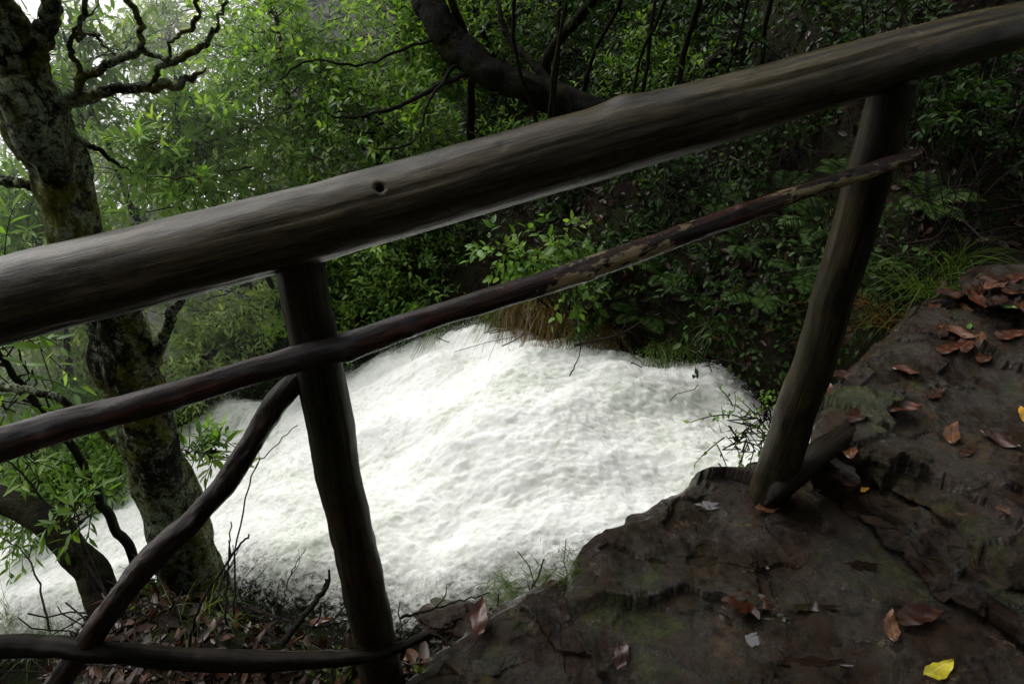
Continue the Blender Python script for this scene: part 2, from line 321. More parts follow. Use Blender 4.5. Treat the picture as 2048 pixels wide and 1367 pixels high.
ns = 90000; ii = rng.integers(0, XX.shape[0], ns); tt = np.where(rng.random(ns) < .5, 1.0-np.abs(rng.normal(0, .07, ns)), rng.uniform(.06, 1, ns)); jj = np.clip(((tt+.06)/1.12*(NT-1)).astype(int), 0, NT-1)
keep = (XX[ii, jj] > -5) & (XX[ii, jj] < 1.05) & (rng.random(ns) < np.array([noise.noise(Vector((a*3.5, b*3.5, 6.)))*1.8+.3 for a, b in zip(XX[ii, jj], YY[ii, jj])])); ii, jj = ii[keep], jj[keep]; ns = len(ii)
C = np.stack([XX[ii, jj], YY[ii, jj], ZZ[ii, jj]], -1)+rng.normal(0, .010, (ns, 3)); C[:, 2] += np.abs(rng.exponential(.020, ns))
sz = rng.uniform(.0006, .0016, ns)*(1+rng.random(ns)); O = np.array([[1, 0, 0], [-1, 0, 0], [0, 1, 0], [0, -1, 0], [0, 0, 1], [0, 0, -1.]])
V = (C[:, None]+O[None]*sz[:, None, None]*rng.uniform(.6, 1.5, (ns, 1, 3))).reshape(-1, 3)
pat = np.array([0, 2, 4, 2, 1, 4, 1, 3, 4, 3, 0, 4, 2, 0, 5, 1, 2, 5, 3, 1, 5, 0, 3, 5]); Lp = (pat[None]+6*np.arange(ns)[:, None]).ravel()
tag(link('water_spray', raw_mesh('water_spray', V, Lp, np.full(ns*8, 3)), M['spray']), 'white droplets of spray thrown up over the foaming torrent', 'water spray', kind='stuff')
# mist hanging in the gorge on the left
mm = bpy.data.materials.new('thin water mist'); mm.use_nodes = True; nt = mm.node_tree; nt.nodes.remove(nt.nodes['Principled BSDF'])
vs = N(nt, 'ShaderNodeVolumeScatter'); vs.inputs['Density'].default_value = .09; vs.inputs['Color'].default_value = (1, 1, 1, 1); vs.inputs['Anisotropy'].default_value = .2
nt.links.new(vs.outputs[0], nt.nodes['Material Output'].inputs['Volume'])
bm = bmesh.new(); bmesh.ops.create_icosphere(bm, subdivisions=4, radius=1); me = bpy.data.meshes.new('mist'); bm.to_mesh(me); bm.free()
mo = link('mist', me, mm); mo.location = (-4.2, 6.6, -.9); mo.scale = (3.9, 3.1, 2.9); tag(mo, 'thin white mist hanging over the gorge at the left', 'mist', kind='stuff')
# ------------------------------------------------------------------ rocks
def facet(x, y, s, k, seed):
    d, pts = noise.voronoi(Vector((x*s+fr((x*3, y*3, seed))*.3, y*s*1.4+fr((x*3, y*3, seed+5))*.2, seed)))
    p = pts[0]; h = noise.noise(p*5.3+Vector((seed, 0, 0))); tx = noise.noise(p*3.1+Vector((0, seed, 7))); ty = noise.noise(p*4.7+Vector((3, 0, seed)))
    return k*(h*1.5+tx*(x*s-p.x)*1.6+ty*(y*s*1.4-p.y)*1.6)
def slab(name, outline, z, thick, label, group=None, seed=0., rough=.02, S=300, RN=130, mat='rock', cat='rock'):
    pts = np.array([PZ(u, v, z)[:2] for u, v in outline])
    cen = pts.mean(0); cl = spline(np.vstack([pts, pts[:1]]), S+1)[:-1]
    per = np.array([1+.04*fr((p[0]*4+seed, p[1]*4, 0))+.04*(noise.noise(noise.voronoi(Vector((p[0]*9, p[1]*9, seed)))[1][0]*3))+.010*fr((p[0]*18+seed, p[1]*18, 2)) for p in cl]); cl = cen+(cl-cen)*per[:, None]
    rows = []
    for k in range(RN+1):
        f = (k/RN)**.75
        rows.append([(cen[0]+(p[0]-cen[0])*f, cen[1]+(p[1]-cen[1])*f) for p in cl])
    V = []
    def top(x, y, f):
        n1 = fr((x*1.8+seed, y*1.8, 0), .8, 5)
        e = max(0, f-.90)/.10
        return z+rough*.9*n1+facet(x, y, 2.6, rough*1.2, seed)+facet(x, y, 6.5, rough*.4, seed+8)+facet(x, y, 15, rough*.08, seed+3)+.0035*fr((x*13+seed, y*13, 3), .7, 6)-.028*e*e
    for k, row in enumerate(rows):
        f = (k/RN)**.75
        V += [(x, y, float(top(x, y, f))) for x, y in row]
    tops = V[-S:]; SR = 40
    for k in range(1, SR+1):
        f = k/SR
        for j, (x, y, zz) in enumerate(tops):
            zt = zz-thick*f; d = nrm(np.array([x, y])-cen)
            ly = math.floor((f*thick+.05*fr((x*3, y*3, seed)))*14)/14
            o = .06*fr((x*2+seed, y*2, ly*40))+.01*fr((x*9, y*9, zt*12))-.09*f*f+.026*math.sin(min(1, f*5)*math.pi)
            V.append((x+d[0]*o, y+d[1]*o, zt))
    n = RN+1+SR; ix = np.arange(n*S).reshape(n, S); i0, i1 = ix[:-1], ix[1:]
    q = np.stack([i0, np.roll(i0, -1, 1), np.roll(i1, -1, 1), i1], -1)[:, :, ::-1].reshape(-1)
    V = np.array(V); org = np.array([cen[0], cen[1], z-thick])
    me = raw_mesh(name, V-org, q, np.full((n-1)*S, 4)); o = link(name, me, M[mat]); o.location = org
    return tag(o, label, cat, group)
slab('rock_slab', [(1172, 1100), (1230, 1050), (1330, 1000), (1400, 942), (1525, 918), (1600, 925), (1700, 940), (1800, 1010), (1930, 1090), (2048, 1170), (2250, 1330), (2200, 1560), (1800, 1600), (1480, 1560), (1320, 1400), (1230, 1290), (1190, 1190)], .03, .55, 'large wet brown rock slab holding the right railing post, with puddles on top', seed=1.3, rough=.026)
slab('rock_slab', [(1650, 775), (1700, 735), (1800, 640), (1850, 598), (1960, 565), (2060, 545), (2250, 600), (2350, 900), (2250, 1150), (2060, 1120), (1930, 1020), (1780, 930), (1660, 880)], .16, .5, 'upper right rock slab scattered with wet brown leaves', seed=4.1, rough=.032)
slab('rock_slab', [(1620, 935), (1680, 905), (1800, 940), (1930, 1010), (2070, 1110), (2200, 1180), (2200, 1270), (2050, 1200), (1880, 1085), (1740, 1000)], .105, .2, 'narrow broken rock ledge forming the step between the two big slabs', seed=7.7, rough=.03)
slab('rock_slab', [(1780, 1010), (1860, 1020), (1990, 1120), (2150, 1210), (2200, 1320), (2060, 1270), (1900, 1150)], .07, .15, 'thin lower rock ledge below the broken step at the right', seed=17.7, rough=.02)
slab('rock_slab', [(760, 1400), (850, 1300), (950, 1225), (1080, 1165), (1170, 1128), (1240, 1180), (1290, 1290), (1400, 1400), (1450, 1560), (1100, 1620), (800, 1560)], -.07, .45, 'lower dark rock slab at the bottom edge, left of the puddled slab', seed=9.2, rough=.034)
slab('rock_slab', [(1400, 1380), (1500, 1340), (1650, 1352), (1900, 1385), (2100, 1440), (2000, 1600), (1500, 1600)], .062, .12, 'thin wet rock plate along the bottom right edge of the frame', seed=12.2, rough=.010)
slab('grey_stone', [(1955, 540), (1985, 525), (2060, 522), (2150, 540), (2140, 575), (2040, 580), (1970, 570)], .26, .2, 'flat grey stone at the back corner of the upper slab', seed=14.2, rough=.01, S=120, RN=30)
def boulder(c, s, seed, label, group=None):
    bm = bmesh.new(); bmesh.ops.create_icosphere(bm, subdivisions=5, radius=1)
    for v in bm.verts:
        p = v.co.copy(); d, pp = noise.voronoi(p*1.6+Vector((seed, 0, 0))); d = 1+.30*fr((p.x*1.3+seed, p.y*1.3, p.z*1.3))+.25*noise.noise(pp[0]*4)+.07*fr((p.x*6+seed, p.y*6, p.z*6))
        v.co = Vector((p.x*s[0]*d, p.y*s[1]*d, max(p.z, -.6)*s[2]*d))
    me = bpy.data.meshes.new('boulder'); bm.to_mesh(me); bm.free(); o = link('boulder', me, M['rock']); o.location = [float(a) for a in c]
    o.rotation_euler = (0, 0, seed); return tag(o, label, 'rock', group)
boulder(PZ(900, 1235, -.95), (.14, .08, .035), 3.1, 'flat black wet rock at the near water edge right of the left post')
# ------------------------------------------------------------------ railing
rail = empty('wooden_railing', PZ(750, 1290, -.085), label='rustic wooden railing of rough logs above the white torrent', cat='railing')
ro = np.array(rail.location)
def rl(name, pts, radii, mat, label=None, **kw):
    o = log(name, np.array(pts)-ro, radii, mat, rail, **kw)
    if label: o['label'] = label
    return o
def dT(u): return 1/(1.018-.000141*u)
hp = [(-260, 675), (0, 602), (280, 533), (560, 463), (800, 398), (1000, 340), (1250, 272), (1500, 203), (1790, 118), (2048, 48), (2350, -35)]
hr = [.062, .0605, .061, .062, .061, .0605, .060, .0575, .0525, .046, .045]
def surf(u, v, d, r): return P(u, v, d-r*1.0)
kn = [(surf(760, 374, dT(760), .058)-ro, .0065, -.014), (surf(562, 386, dT(562), .05)-ro, .005, -.005), (surf(1003, 296, dT(1003), .048)-ro, .008, -.004), (surf(1475, 245, dT(1475), .05)-ro, .010, .004), (surf(1245, 205, dT(1245), .02)-ro, .03, .008), (surf(1830, 70, dT(1830), .045)-ro, .006, -.005)]
rl('handrail', [P(u, v, dT(u)) for u, v in hp], hr, M['wood_rail'], 'thick smooth grey handrail log with a round knot hole', S=90, n=640, amp=.0028, wob=.002, groove=.006, knots=kn, seed=2.2)
LX, LY = -.338, .952; RX, RY = .733, 1.341
def vert(x, y, z): return np.array([x, y, z])
tL = P(590, 490, dT(590)+.015); tR = P(1795, 150, dT(1795)+.015)
rl('post', [vert(LX, LY, -.3), vert(LX, LY, -.05), vert(LX, LY, .4), tL], [.054, .051, .044, .039], M['wood_post'], 'left post standing in the leaf litter', S=44, n=160, amp=.004, wob=.004, groove=.004, seed=5.5)
rl('post', [vert(RX, RY, -.1), vert(RX, RY, .1), vert(RX+.005, RY, .6), tR], [.056, .055, .046, .043], M['wood_post'], 'right post standing on the rock slab', S=44, n=160, amp=.003, wob=.004, groove=.004, seed=8.5)
def dM(u): return 1/(.975-.00013*u)
mp = [(-250, 950), (0, 885), (120, 848), (250, 816), (430, 762), (600, 714), (720, 680), (860, 635), (1000, 592), (1150, 545), (1300, 490), (1450, 438), (1600, 385), (1740, 340), (1835, 308)]
mr = [.027, .027, .025, .0225, .0215, .021, .0235, .0195, .0205, .022, .0195, .020, .017, .018, .012]
kn2 = [(P(1180, 550, dM(1180)-.02)-ro, .012, .009), (P(700, 715, dM(700)-.02)-ro, .014, .009), (P(820, 665, dM(820)-.02)-ro, .010, .007), (P(100, 870, dM(100)-.02)-ro, .016, .007), (P(1490, 410, dM(1490)-.02)-ro, .012, .007), (P(1700, 350, dM(1700)-.02)-ro, .012, .007), (P(360, 800, dM(360)-.02)-ro, .010, .006)]
rl('middle_rail', [P(u, v, dM(u)) for u, v in mp], mr, M['wood_branch'], 'crooked wet reddish branch serving as middle rail', S=48, n=520, amp=.0050, wob=.0015, knots=kn2, seed=11.)
bp = [(650, 720, 1.19), (590, 765, 1.22), (525, 855, 1.28), (465, 945, 1.33), (395, 1030, 1.38), (315, 1105, 1.42), (245, 1185, 1.46), (170, 1290, 1.5), (90, 1400, 1.54)]
rl('brace', [P(*a) for a in bp], [.020, .020, .021, .020, .022, .026, .023, .026, .028], M['wood_brace'], 'crooked diagonal brace branch', S=40, n=300, amp=.009, wob=.003, knots=[(P(330, 1150, 1.4)-ro, .014, .014), (P(395, 1060, 1.36)-ro, .014, .010)], seed=15.)
br = [(-200, 1290, 1.43), (0, 1290, 1.46), (200, 1300, 1.49), (400, 1318, 1.54), (600, 1322, 1.58), (750, 1308, 1.61), (860, 1268, 1.64)]
rl('bottom_rail', [P(*a) for a in br], [.026, .026, .024, .022, .019, .018, .012], M['wood_dark'], 'thin dark bottom rail near the ground', S=32, n=260, amp=.007, wob=.004, seed=19.)
w0 = P(1535, 1000, 1.86)
wd = log('wood_wedge', [P(1530, 1012, 1.83)-w0, P(1565, 975, 1.85)-w0, P(1640, 905, 1.91)-w0, P(1728, 842, 1.99)-w0], [.006, .034, .042, .028], M['wood_dark'], None, S=6, n=30, amp=.005, wob=.002, seed=23., smooth=False)
wd.location = w0; tag(wd, 'dark split piece of wood lying against the foot of the right post', 'wood')
# ------------------------------------------------------------------ vegetation generators
def clusters(mbB, mbL, stems, center, radii, ncl, tw, nl, L, Wd, spread=.22, droop=.3, twl=(.2, .4), maxb=.03):
    stems = np.asarray(stems)
    u = nrm(rng.normal(size=(ncl, 3)))*(rng.random((ncl, 1))**.4); C = np.asarray(center)+u*np.asarray(radii)
    d = np.linalg.norm(stems[None]-C[:, None], axis=2)+.9*np.maximum(stems[None, :, 2]-C[:, None, 2]+.2, 0); k = np.argmin(d, axis=1); S0 = stems[k]
    K = 9; t = np.linspace(0, 1, K)[None, :, None]; mid = (S0+C)/2+rng.normal(0, .13, (ncl, 3))*np.linalg.norm(C-S0, axis=1, keepdims=True)
    mid2 = rng.normal(0, .02, (ncl, K, 3)); mid2[:, 0] = 0
    Bz = (1-t)**2*S0[:, None]+2*t*(1-t)*mid[:, None]+t*t*C[:, None]+mid2
    ln = np.linalg.norm(C-S0, axis=1); mbB.tubes(Bz, np.minimum(.003+.008*ln, maxb)[:, None]*np.linspace(1, .35, K)[None], 5)
    T = ncl*tw; sel = rng.integers(3, K, T); ci = np.repeat(np.arange(ncl), tw); st = Bz[ci, sel]
    dirn = nrm(nrm(C-np.asarray(center))[ci]*.5+rng.normal(0, .6, (T, 3))+np.array([0, 0, .15])); tl = rng.uniform(*twl, T)
    st = st+rng.normal(0, spread*.25, (T, 3)); Kt = 5; tt = np.linspace(0, 1, Kt)[None, :, None]
    tp = st[:, None]+dirn[:, None]*tl[:, None, None]*tt+np.array([0, 0, -1.])*(droop*tl)[:, None, None]*tt**2
    mbB.tubes(tp, np.full((T, 1), .0028)*np.linspace(1, .5, Kt)[None], 3)
    if nl == 0: return
    n = T*nl; ti = np.repeat(np.arange(T), nl); f = np.tile(np.linspace(.25, 1, nl), T)+rng.normal(0, .03, n)
    f = np.clip(f, 0, 1)[:, None]
    B = st[ti]+dirn[ti]*tl[ti][:, None]*f+np.array([0, 0, -1.])*(droop*tl[ti])[:, None]*f**2
    a = nrm(np.cross(dirn, rng.normal(size=(T, 3)))); b = np.cross(dirn, a); ph = (np.tile(np.arange(nl), T)*2.4)[:, None]
    side = a[ti]*np.cos(ph)+b[ti]*np.sin(ph); D = side*.9+dirn[ti]*(.4+.8*f)+np.array([0, 0, -.15])
    Nn = np.array([0, 0, 1.])*1.2+rng.normal(0, .5, (n, 3)); Ls = L*rng.uniform(.6, 1.15, n)
    tint = np.clip(np.repeat(rng.normal(.45, .2, T), nl)+rng.normal(0, .14, n), 0, 1)
    mbL.leaves(B, D, Nn, Ls, Ls*Wd*rng.uniform(.85, 1.15, n), tint, .18)
def tree(name, label, cat, trunk, tr, crowns, leafmat, barkmat='bark_dark', group=None, S=16, amp=.015, branches=(), n=50, seed=None):
    base = np.asarray(trunk[0], float); e = empty(name, base, label=label, cat=cat, group=group); seed = rng.random()*50 if seed is None else seed
    log('trunk', [np.asarray(p)-base for p in trunk], tr, M[barkmat], e, S=S, n=n, amp=amp, wob=.02, seed=seed)
    st = spline(trunk, 24)[8:]
    for bp_, br_ in branches: log('branch', [np.asarray(p)-base for p in bp_], br_, M[barkmat], e, S=12, n=70, amp=.005, wob=.012, seed=rng.random()*50)
    mb = MB(); ml = MB(); mb.org = ml.org = base
    for c in crowns: clusters(mb, ml, st, *c[:-1], **c[-1])
    if mb.V: mb.build('branches', M[barkmat], e)
    if ml.V: ml.build('crown', M[leafmat], e)
    return e
def gz(x, y): return float(ground(x, y))
def auto_tree(name, label, cat, px, py, crown_c, rad, ncl, tw, nl, L, Wd, leafmat, r=.05, group=None, barkmat='bark_dark', ex={}):
    z = gz(px, py)-.15; b = np.array([px, py, z]); c = np.asarray(crown_c); top = c+np.array([0, 0, rad[2]*.5])
    m1 = b+(top-b)*.35+rng.normal(0, .12, 3); m2 = b+(top-b)*.7+rng.normal(0, .12, 3)
    return tree(name, label, cat, [b, m1, m2, top], [r, r*.85, r*.6, r*.25], [(c, rad, ncl, tw, nl, L, Wd, ex)], leafmat, barkmat, group, n=36, S=12)
# --- the lichen tree, left
def A(u, v): return PY(u, v, 1.72)
tk = [P(400, 1215, 2.85), A(378, 1130), A(338, 1000), A(275, 820), A(235, 650), A(158, 450), A(85, 250), A(20, 110), A(-60, -80), A(-160, -400), A(-200, -700)]
brs = [([A(100, 240), A(150, 205), A(215, 183), A(300, 173), A(365, 165), A(412, 135)], [.018, .014, .012, .011, .010, .004]),
       ([A(110, 230), A(165, 165), A(225, 125), A(275, 100), A(285, 55), A(262, 10), A(240, -60)], [.015, .011, .009, .009, .008, .007, .006]),
       ([A(60, 180), A(70, 110), A(95, 55), A(110, -10), A(130, -120)], [.028, .025, .021, .018, .014]),
       ([A(-80, 350), A(0, 360), A(50, 368), A(130, 400)], [.010, .012, .012, .014]),
       ([A(235, 120), A(205, 85), A(185, 65), A(150, 78), A(160, 40), A(185, -40)], [.006, .005, .005, .004, .004, .003]),
       ([A(280, 95), A(330, 120), A(350, 80), A(390, 40), A(400, -30)], [.005, .004, .004, .003, .002]),
       ([A(130, 260), A(200, 300), A(260, 340), A(330, 355), A(420, 350), A(500, 330)], [.007, .006, .005, .004, .003, .002]),
       ([A(300, 173), A(330, 130), A(380, 110), A(430, 60), A(450, 0)], [.005, .004, .004, .003, .002]),
       ([A(150, 205), A(160, 140), A(140, 80), A(190, 20), A(200, -50)], [.006, .005, .004, .003, .003]),
       ([A(310, 720), A(325, 680), A(345, 630), A(365, 590), A(420, 480)], [.022, .018, .013, .010, .005]),
       ([A(300, 700), A(275, 640), A(290, 560)], [.016, .009, .005]),
       ([A(330, 980), A(250, 900), A(120, 800), A(20, 775), A(-100, 770)], [.008, .010, .012, .014, .015])]
tree('lichen_tree', 'tall tree on the left with pale lichen and moss on its bark', 'tree', tk, [.145, .116, .100, .084, .078, .070, .074, .058, .050, .04, .03],
     [(A(-180, -650)+np.array([0, .3, .6]), (1.0, .8, .5), 16, 8, 9, .09, .3, {})], 'leaf_mid', 'bark_lichen', branches=brs, S=44, n=240, amp=.022, seed=3.)
tree('mossy_tree', 'dark moss covered trunk leaning in from the bottom left corner', 'tree', [P(320, 1450, 2.3), P(255, 1300, 2.4), P(215, 1200, 2.42), P(155, 1105, 2.45), P(70, 1028, 2.5), P(-40, 985, 2.6), P(-250, 900, 2.8), P(-420, 550, 2.9), P(-500, 250, 2.9)], [.075, .060, .055, .052, .050, .048, .046, .04, .03],
     [(P(-560, 300, 3.1), (.6, .6, .5), 10, 7, 8, .09, .3, {})], 'leaf_mid', 'bark_moss', S=30, n=130, amp=.008)
tree('sapling', 'slim bare sapling leaning left between the lichen tree and the mossy trunk', 'sapling', [PY(300, 1180, 1.95), PY(250, 1085, 1.95), PY(200, 990, 1.95), PY(145, 895, 1.95), PY(70, 800, 1.95), PY(-10, 700, 1.95), PY(-60, 600, 1.95)], [.022, .02, .018, .016, .014, .011, .007],
     [(PY(20, 690, 2.1), (.25, .3, .2), 7, 5, 7, .085, .27, {})], 'leaf_mid', 'bark_moss', S=12, n=60, amp=.003)
# --- leaning dark trunk
tree('leaning_tree', 'thick black crooked trunk leaning left over the torrent, top centre', 'tree', [P(1320, 520, 4.3), P(1270, 350, 4.4), P(1210, 255, 4.5), P(1130, 205, 4.6), P(1040, 170, 4.6), P(955, 130, 4.6), P(900, 80, 4.6), P(868, 20, 4.6), P(835, -70, 4.6), P(780, -300, 4.5)], [.17, .12, .11, .105, .10, .095, .10, .09, .08, .06],
     [(P(750, -430, 4.6), (1.3, 1.2, .4), 16, 8, 8, .1, .35, {})], 'leaf_dark', 'bark_dark', S=26, n=120, amp=.03,
     branches=[([P(1130, 200, 4.6), P(1060, 120, 4.7), P(1010, 60, 4.8), P(990, -40, 4.8)], [.035, .028, .022, .015]), ([P(960, 140, 4.6), P(890, 165, 4.5), P(800, 210, 4.4), P(700, 235, 4.3), P(640, 225, 4.2)], [.022, .015, .012, .008, .005]), ([P(930, 110, 4.6), P(860, 200, 4.4), P(830, 280, 4.3), P(760, 300, 4.2)], [.018, .012, .008, .005]), ([P(890, 70, 4.6), P(800, 100, 4.5), P(720, 130, 4.4), P(620, 120, 4.3), P(560, 160, 4.2)], [.012, .010, .008, .006, .004])])
# --- bright trees on the far side, left and middle
def kind_of(lb): return ('shrub', 'shrub') if ('shrub' in lb or 'bush' in lb) else ('leafy_tree', 'tree')
bt = [
 (150, 130, 4.8, (.75, .6, .45), 20, 'leaf_mid', 'broad leaved green tree at the top left behind the lichen branches', .12, .27),
 (370, 300, 5.0, (.7, .7, .5), 36, 'leaf_bright', 'bright green leafy tree just right of the lichen tree above the handrail', .11, .27),
 (40, 450, 5.0, (.6, .6, .4), 24, 'leaf_bright', 'green tree at the far left edge above the handrail', .13, .26),
 (330, 60, 6.6, (1.1, .8, .6), 38, 'leaf_haze_tint', 'pale hazy tree crown at the top left, behind the bare twisted branches', .10, .32),
 (60, 250, 7.0, (1.0, .8, .8), 34, 'leaf_haze_tint', 'pale hazy tree behind the lichen trunk at the top left corner', .11, .3),
 (230, 400, 7.0, (1.0, .8, .6), 40, 'leaf_haze_tint', 'pale hazy tree showing right of the lichen trunk above the handrail', .11, .3),
 (570, 120, 5.2, (.75, .7, .6), 52, 'leaf_bright', 'light green fine leaved tree in the upper left middle', .08, .35),
 (480, 330, 6.2, (.9, .7, .5), 42, 'leaf_haze_tint', 'pale green tree in the mist behind the bright leafy tree', .09, .32),
 (740, 290, 5.2, (.75, .6, .55), 52, 'leaf_mid', 'dense fine leaved tree above the handrail left of centre', .07, .37),
 (790, 60, 5.8, (.8, .7, .6), 52, 'leaf_bright', 'fine leaved tree crown left of the black leaning trunk', .075, .35),
 (480, 620, 6.2, (1.0, .6, .5), 50, 'leaf_haze_tint', 'pale yellow green shrub mass below the handrail, left of the left post', .09, .3),
 (860, 560, 5.2, (.65, .5, .45), 50, 'leaf_mid', 'dense green shrub between the handrail and middle rail right of the left post', .06, .4),
 (90, 620, 6.0, (1.0, .7, .6), 40, 'leaf_haze_tint', 'pale green bush behind the lichen trunk at the left', .11, .28),
 (420, 740, 6.0, (.8, .5, .3), 36, 'leaf_haze_tint', 'low pale shrub at the water edge behind the middle rail', .08, .28),
 (80, 850, 6.0, (.9, .6, .4), 40, 'leaf_mid', 'low green shrub at the far left beyond the water', .10, .27),
 (250, 860, 5.9, (.7, .45, .3), 32, 'leaf_bright', 'low bright shrub beyond the water just left of the lichen trunk', .09, .27),
 (60, 1000, 5.0, (.6, .4, .25), 22, 'leaf_mid', 'loose leafy shrub standing in front of the white water at the left edge', .09, .25),
 (700, 630, 5.6, (.5, .5, .3), 34, 'leaf_bright', 'bright green bush touching the top of the foam beside the left post', .065, .36),
 (600, 480, 5.6, (.6, .5, .4), 34, 'leaf_bright', 'bright feathery bush hidden partly by the handrail above the left post', .065, .36),
]
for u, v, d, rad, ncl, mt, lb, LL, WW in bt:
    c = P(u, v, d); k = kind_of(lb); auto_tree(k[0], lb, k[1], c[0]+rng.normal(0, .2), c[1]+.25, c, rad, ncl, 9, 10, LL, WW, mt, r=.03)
# --- dark forest on the right
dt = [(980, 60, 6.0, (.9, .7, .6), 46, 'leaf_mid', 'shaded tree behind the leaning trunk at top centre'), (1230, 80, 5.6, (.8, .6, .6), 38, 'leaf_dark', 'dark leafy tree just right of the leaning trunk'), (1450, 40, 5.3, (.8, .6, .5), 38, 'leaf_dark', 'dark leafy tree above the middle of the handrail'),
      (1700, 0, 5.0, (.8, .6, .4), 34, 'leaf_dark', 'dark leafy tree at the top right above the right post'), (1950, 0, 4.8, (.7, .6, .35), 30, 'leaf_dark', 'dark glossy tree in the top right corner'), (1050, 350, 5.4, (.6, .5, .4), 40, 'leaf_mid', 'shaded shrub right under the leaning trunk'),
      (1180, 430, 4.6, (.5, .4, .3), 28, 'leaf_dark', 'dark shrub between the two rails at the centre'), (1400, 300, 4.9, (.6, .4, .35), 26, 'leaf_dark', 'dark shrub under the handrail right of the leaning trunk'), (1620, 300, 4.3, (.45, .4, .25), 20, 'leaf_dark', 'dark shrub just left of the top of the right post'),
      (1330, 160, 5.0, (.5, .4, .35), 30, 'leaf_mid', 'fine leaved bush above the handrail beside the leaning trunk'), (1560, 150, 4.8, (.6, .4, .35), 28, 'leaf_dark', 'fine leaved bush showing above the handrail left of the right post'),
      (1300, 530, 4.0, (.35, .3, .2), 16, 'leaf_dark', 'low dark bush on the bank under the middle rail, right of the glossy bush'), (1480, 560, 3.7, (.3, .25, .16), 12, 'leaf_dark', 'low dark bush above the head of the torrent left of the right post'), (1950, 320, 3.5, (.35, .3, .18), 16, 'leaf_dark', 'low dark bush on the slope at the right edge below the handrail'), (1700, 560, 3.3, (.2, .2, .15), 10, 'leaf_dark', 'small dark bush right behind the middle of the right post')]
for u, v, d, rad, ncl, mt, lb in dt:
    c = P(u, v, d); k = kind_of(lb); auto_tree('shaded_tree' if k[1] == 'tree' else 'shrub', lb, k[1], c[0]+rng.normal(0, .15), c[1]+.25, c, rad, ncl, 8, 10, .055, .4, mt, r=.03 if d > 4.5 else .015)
stems = [(960, 5.2, .03, -.1), (1160, 5.2, .04, -.15), (1185, 4.8, .015, .1), (1330, 5.0, .02, -.1), (1400, 5.4, .05, .1), (1490, 4.8, .015, .15), (1570, 5.2, .03, -.05), (1100, 4.3, .012, .1), (1145, 4.25, .010, -.1), (1250, 4.6, .012, .1), (1020, 4.7, .012, .12), (1290, 4.4, .010, -.12), (1420, 4.3, .010, .1)]
for i, (u, d, r, tl) in enumerate(stems):
    q0 = P(u, 330, d); x, y = q0[0], q0[1]; z = gz(x, y)-.1
    pts = [np.array([x, y, z])]
    for k in range(1, 6): pts.append(np.array([x+tl*k*.35+rng.normal(0, .10), y+rng.normal(0, .07), z+k*.6]))
    tree('slender_tree', 'thin dark upright stem among the shaded trees behind the handrail', 'tree', pts, [r*1.2, r, r*.9, r*.8, r*.65, r*.4], [(pts[-2], (.45, .45, .8), 12, 6, 7, .06, .36, {})], 'leaf_dark', 'bark_moss' if i % 2 else 'bark_dark', group='thin stems behind the handrail', S=10, n=30, amp=.004)
# unseen trees added to block sky light, crowns over the path above the frame
for (x, y, cx, cy, cz, rr, lb) in [(4.2, .5, 2.9, .3, 4.0, 1.9, 'unseen tree added beside the path on the right, its crown shading the slabs'), (4.8, 6.2, 4.0, 4.6, 4.0, 2.1, 'unseen tree added on the far bank, its crown blocking sky light over the gorge'), (1.8, -2.5, .8, -1.8, 4.3, 2.0, 'unseen tree added behind the path to block sky light'), (-1.8, -2.8, -1.4, -2.2, 4.3, 1.8, 'unseen tree added behind the path at the left to block sky light')]:
    z = gz(x, y)-.2; b = np.array([x, y, z]); c = np.array([cx, cy, cz])
    tree('added_shade_tree', lb, 'tree', [b, b+(c-b)*.4+np.array([.2, 0, .4]), c], [.18, .13, .06], [(c, (rr, rr, .7), 56, 12, 8, .20, .45, dict(twl=(.4, .7)))], 'leaf_dark', 'bark_moss', S=14, n=30, amp=.02)
# far wood
mb = MB(); n = 44000
uu = rng.uniform(480, 2300, n); vv = rng.uniform(-300, 420, n); Yv = rng.uniform(6.8, 10, n)
B = np.array([PY(a, b, c) for a, b, c in zip(uu, vv, Yv)]); gg = ground(B[:, 0], B[:, 1]); B[:, 2] = np.maximum(B[:, 2], gg+.05)
kf = np.array([noise.noise(Vector(p*1.1)) for p in B]); keep = (kf > -.12-.5*(uu > 850)); B = B[keep]; n = len(B)
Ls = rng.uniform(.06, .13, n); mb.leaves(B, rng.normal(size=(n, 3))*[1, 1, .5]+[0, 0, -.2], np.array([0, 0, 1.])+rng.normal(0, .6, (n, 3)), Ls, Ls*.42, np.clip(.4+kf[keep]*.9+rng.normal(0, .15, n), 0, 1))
tag(mb.build('distant_wood', M['leaf_shade_tint']), 'dark wood closing the view behind the nearer trees', 'forest', kind='stuff')
# ------------------------------------------------------------------ ground cover and litter
def normal_g(x, y): 
    e = .05; return nrm(np.stack([-(ground(x+e, y)-ground(x-e, y))/(2*e), -(ground(x, y+e)-ground(x, y-e))/(2*e), np.ones_like(x)], -1))
def gnoise(x, y): return np.array([fr((a*1.1, b*1.1, 3.))*.09+fr((a*5, b*5, 1.))*.03 for a, b in zip(x, y)])
mb = MB(); n = 8000
x = rng.uniform(-.2, 5, n); y = farE(x)+rng.random(n)**1.2*3.2+.05; z = ground(x, y)+gnoise(x, y)+.008
Nn = nrm(normal_g(x, y)+rng.normal(0, .35, (n, 3))); D = np.cross(Nn, rng.normal(size=(n, 3))); Ls = rng.uniform(.03, .08, n)
mb.leaves(np.stack([x, y, z], -1), D, Nn, Ls, Ls*.42, np.clip(rng.normal(.35, .3, n), 0, 1), -.12)
n = 7500; x = rng.uniform(-2.4, .35, n); y = nearE(x)-rng.random(n)**.9*1.25-.03; z = ground(x, y)+gnoise(x, y)+.01
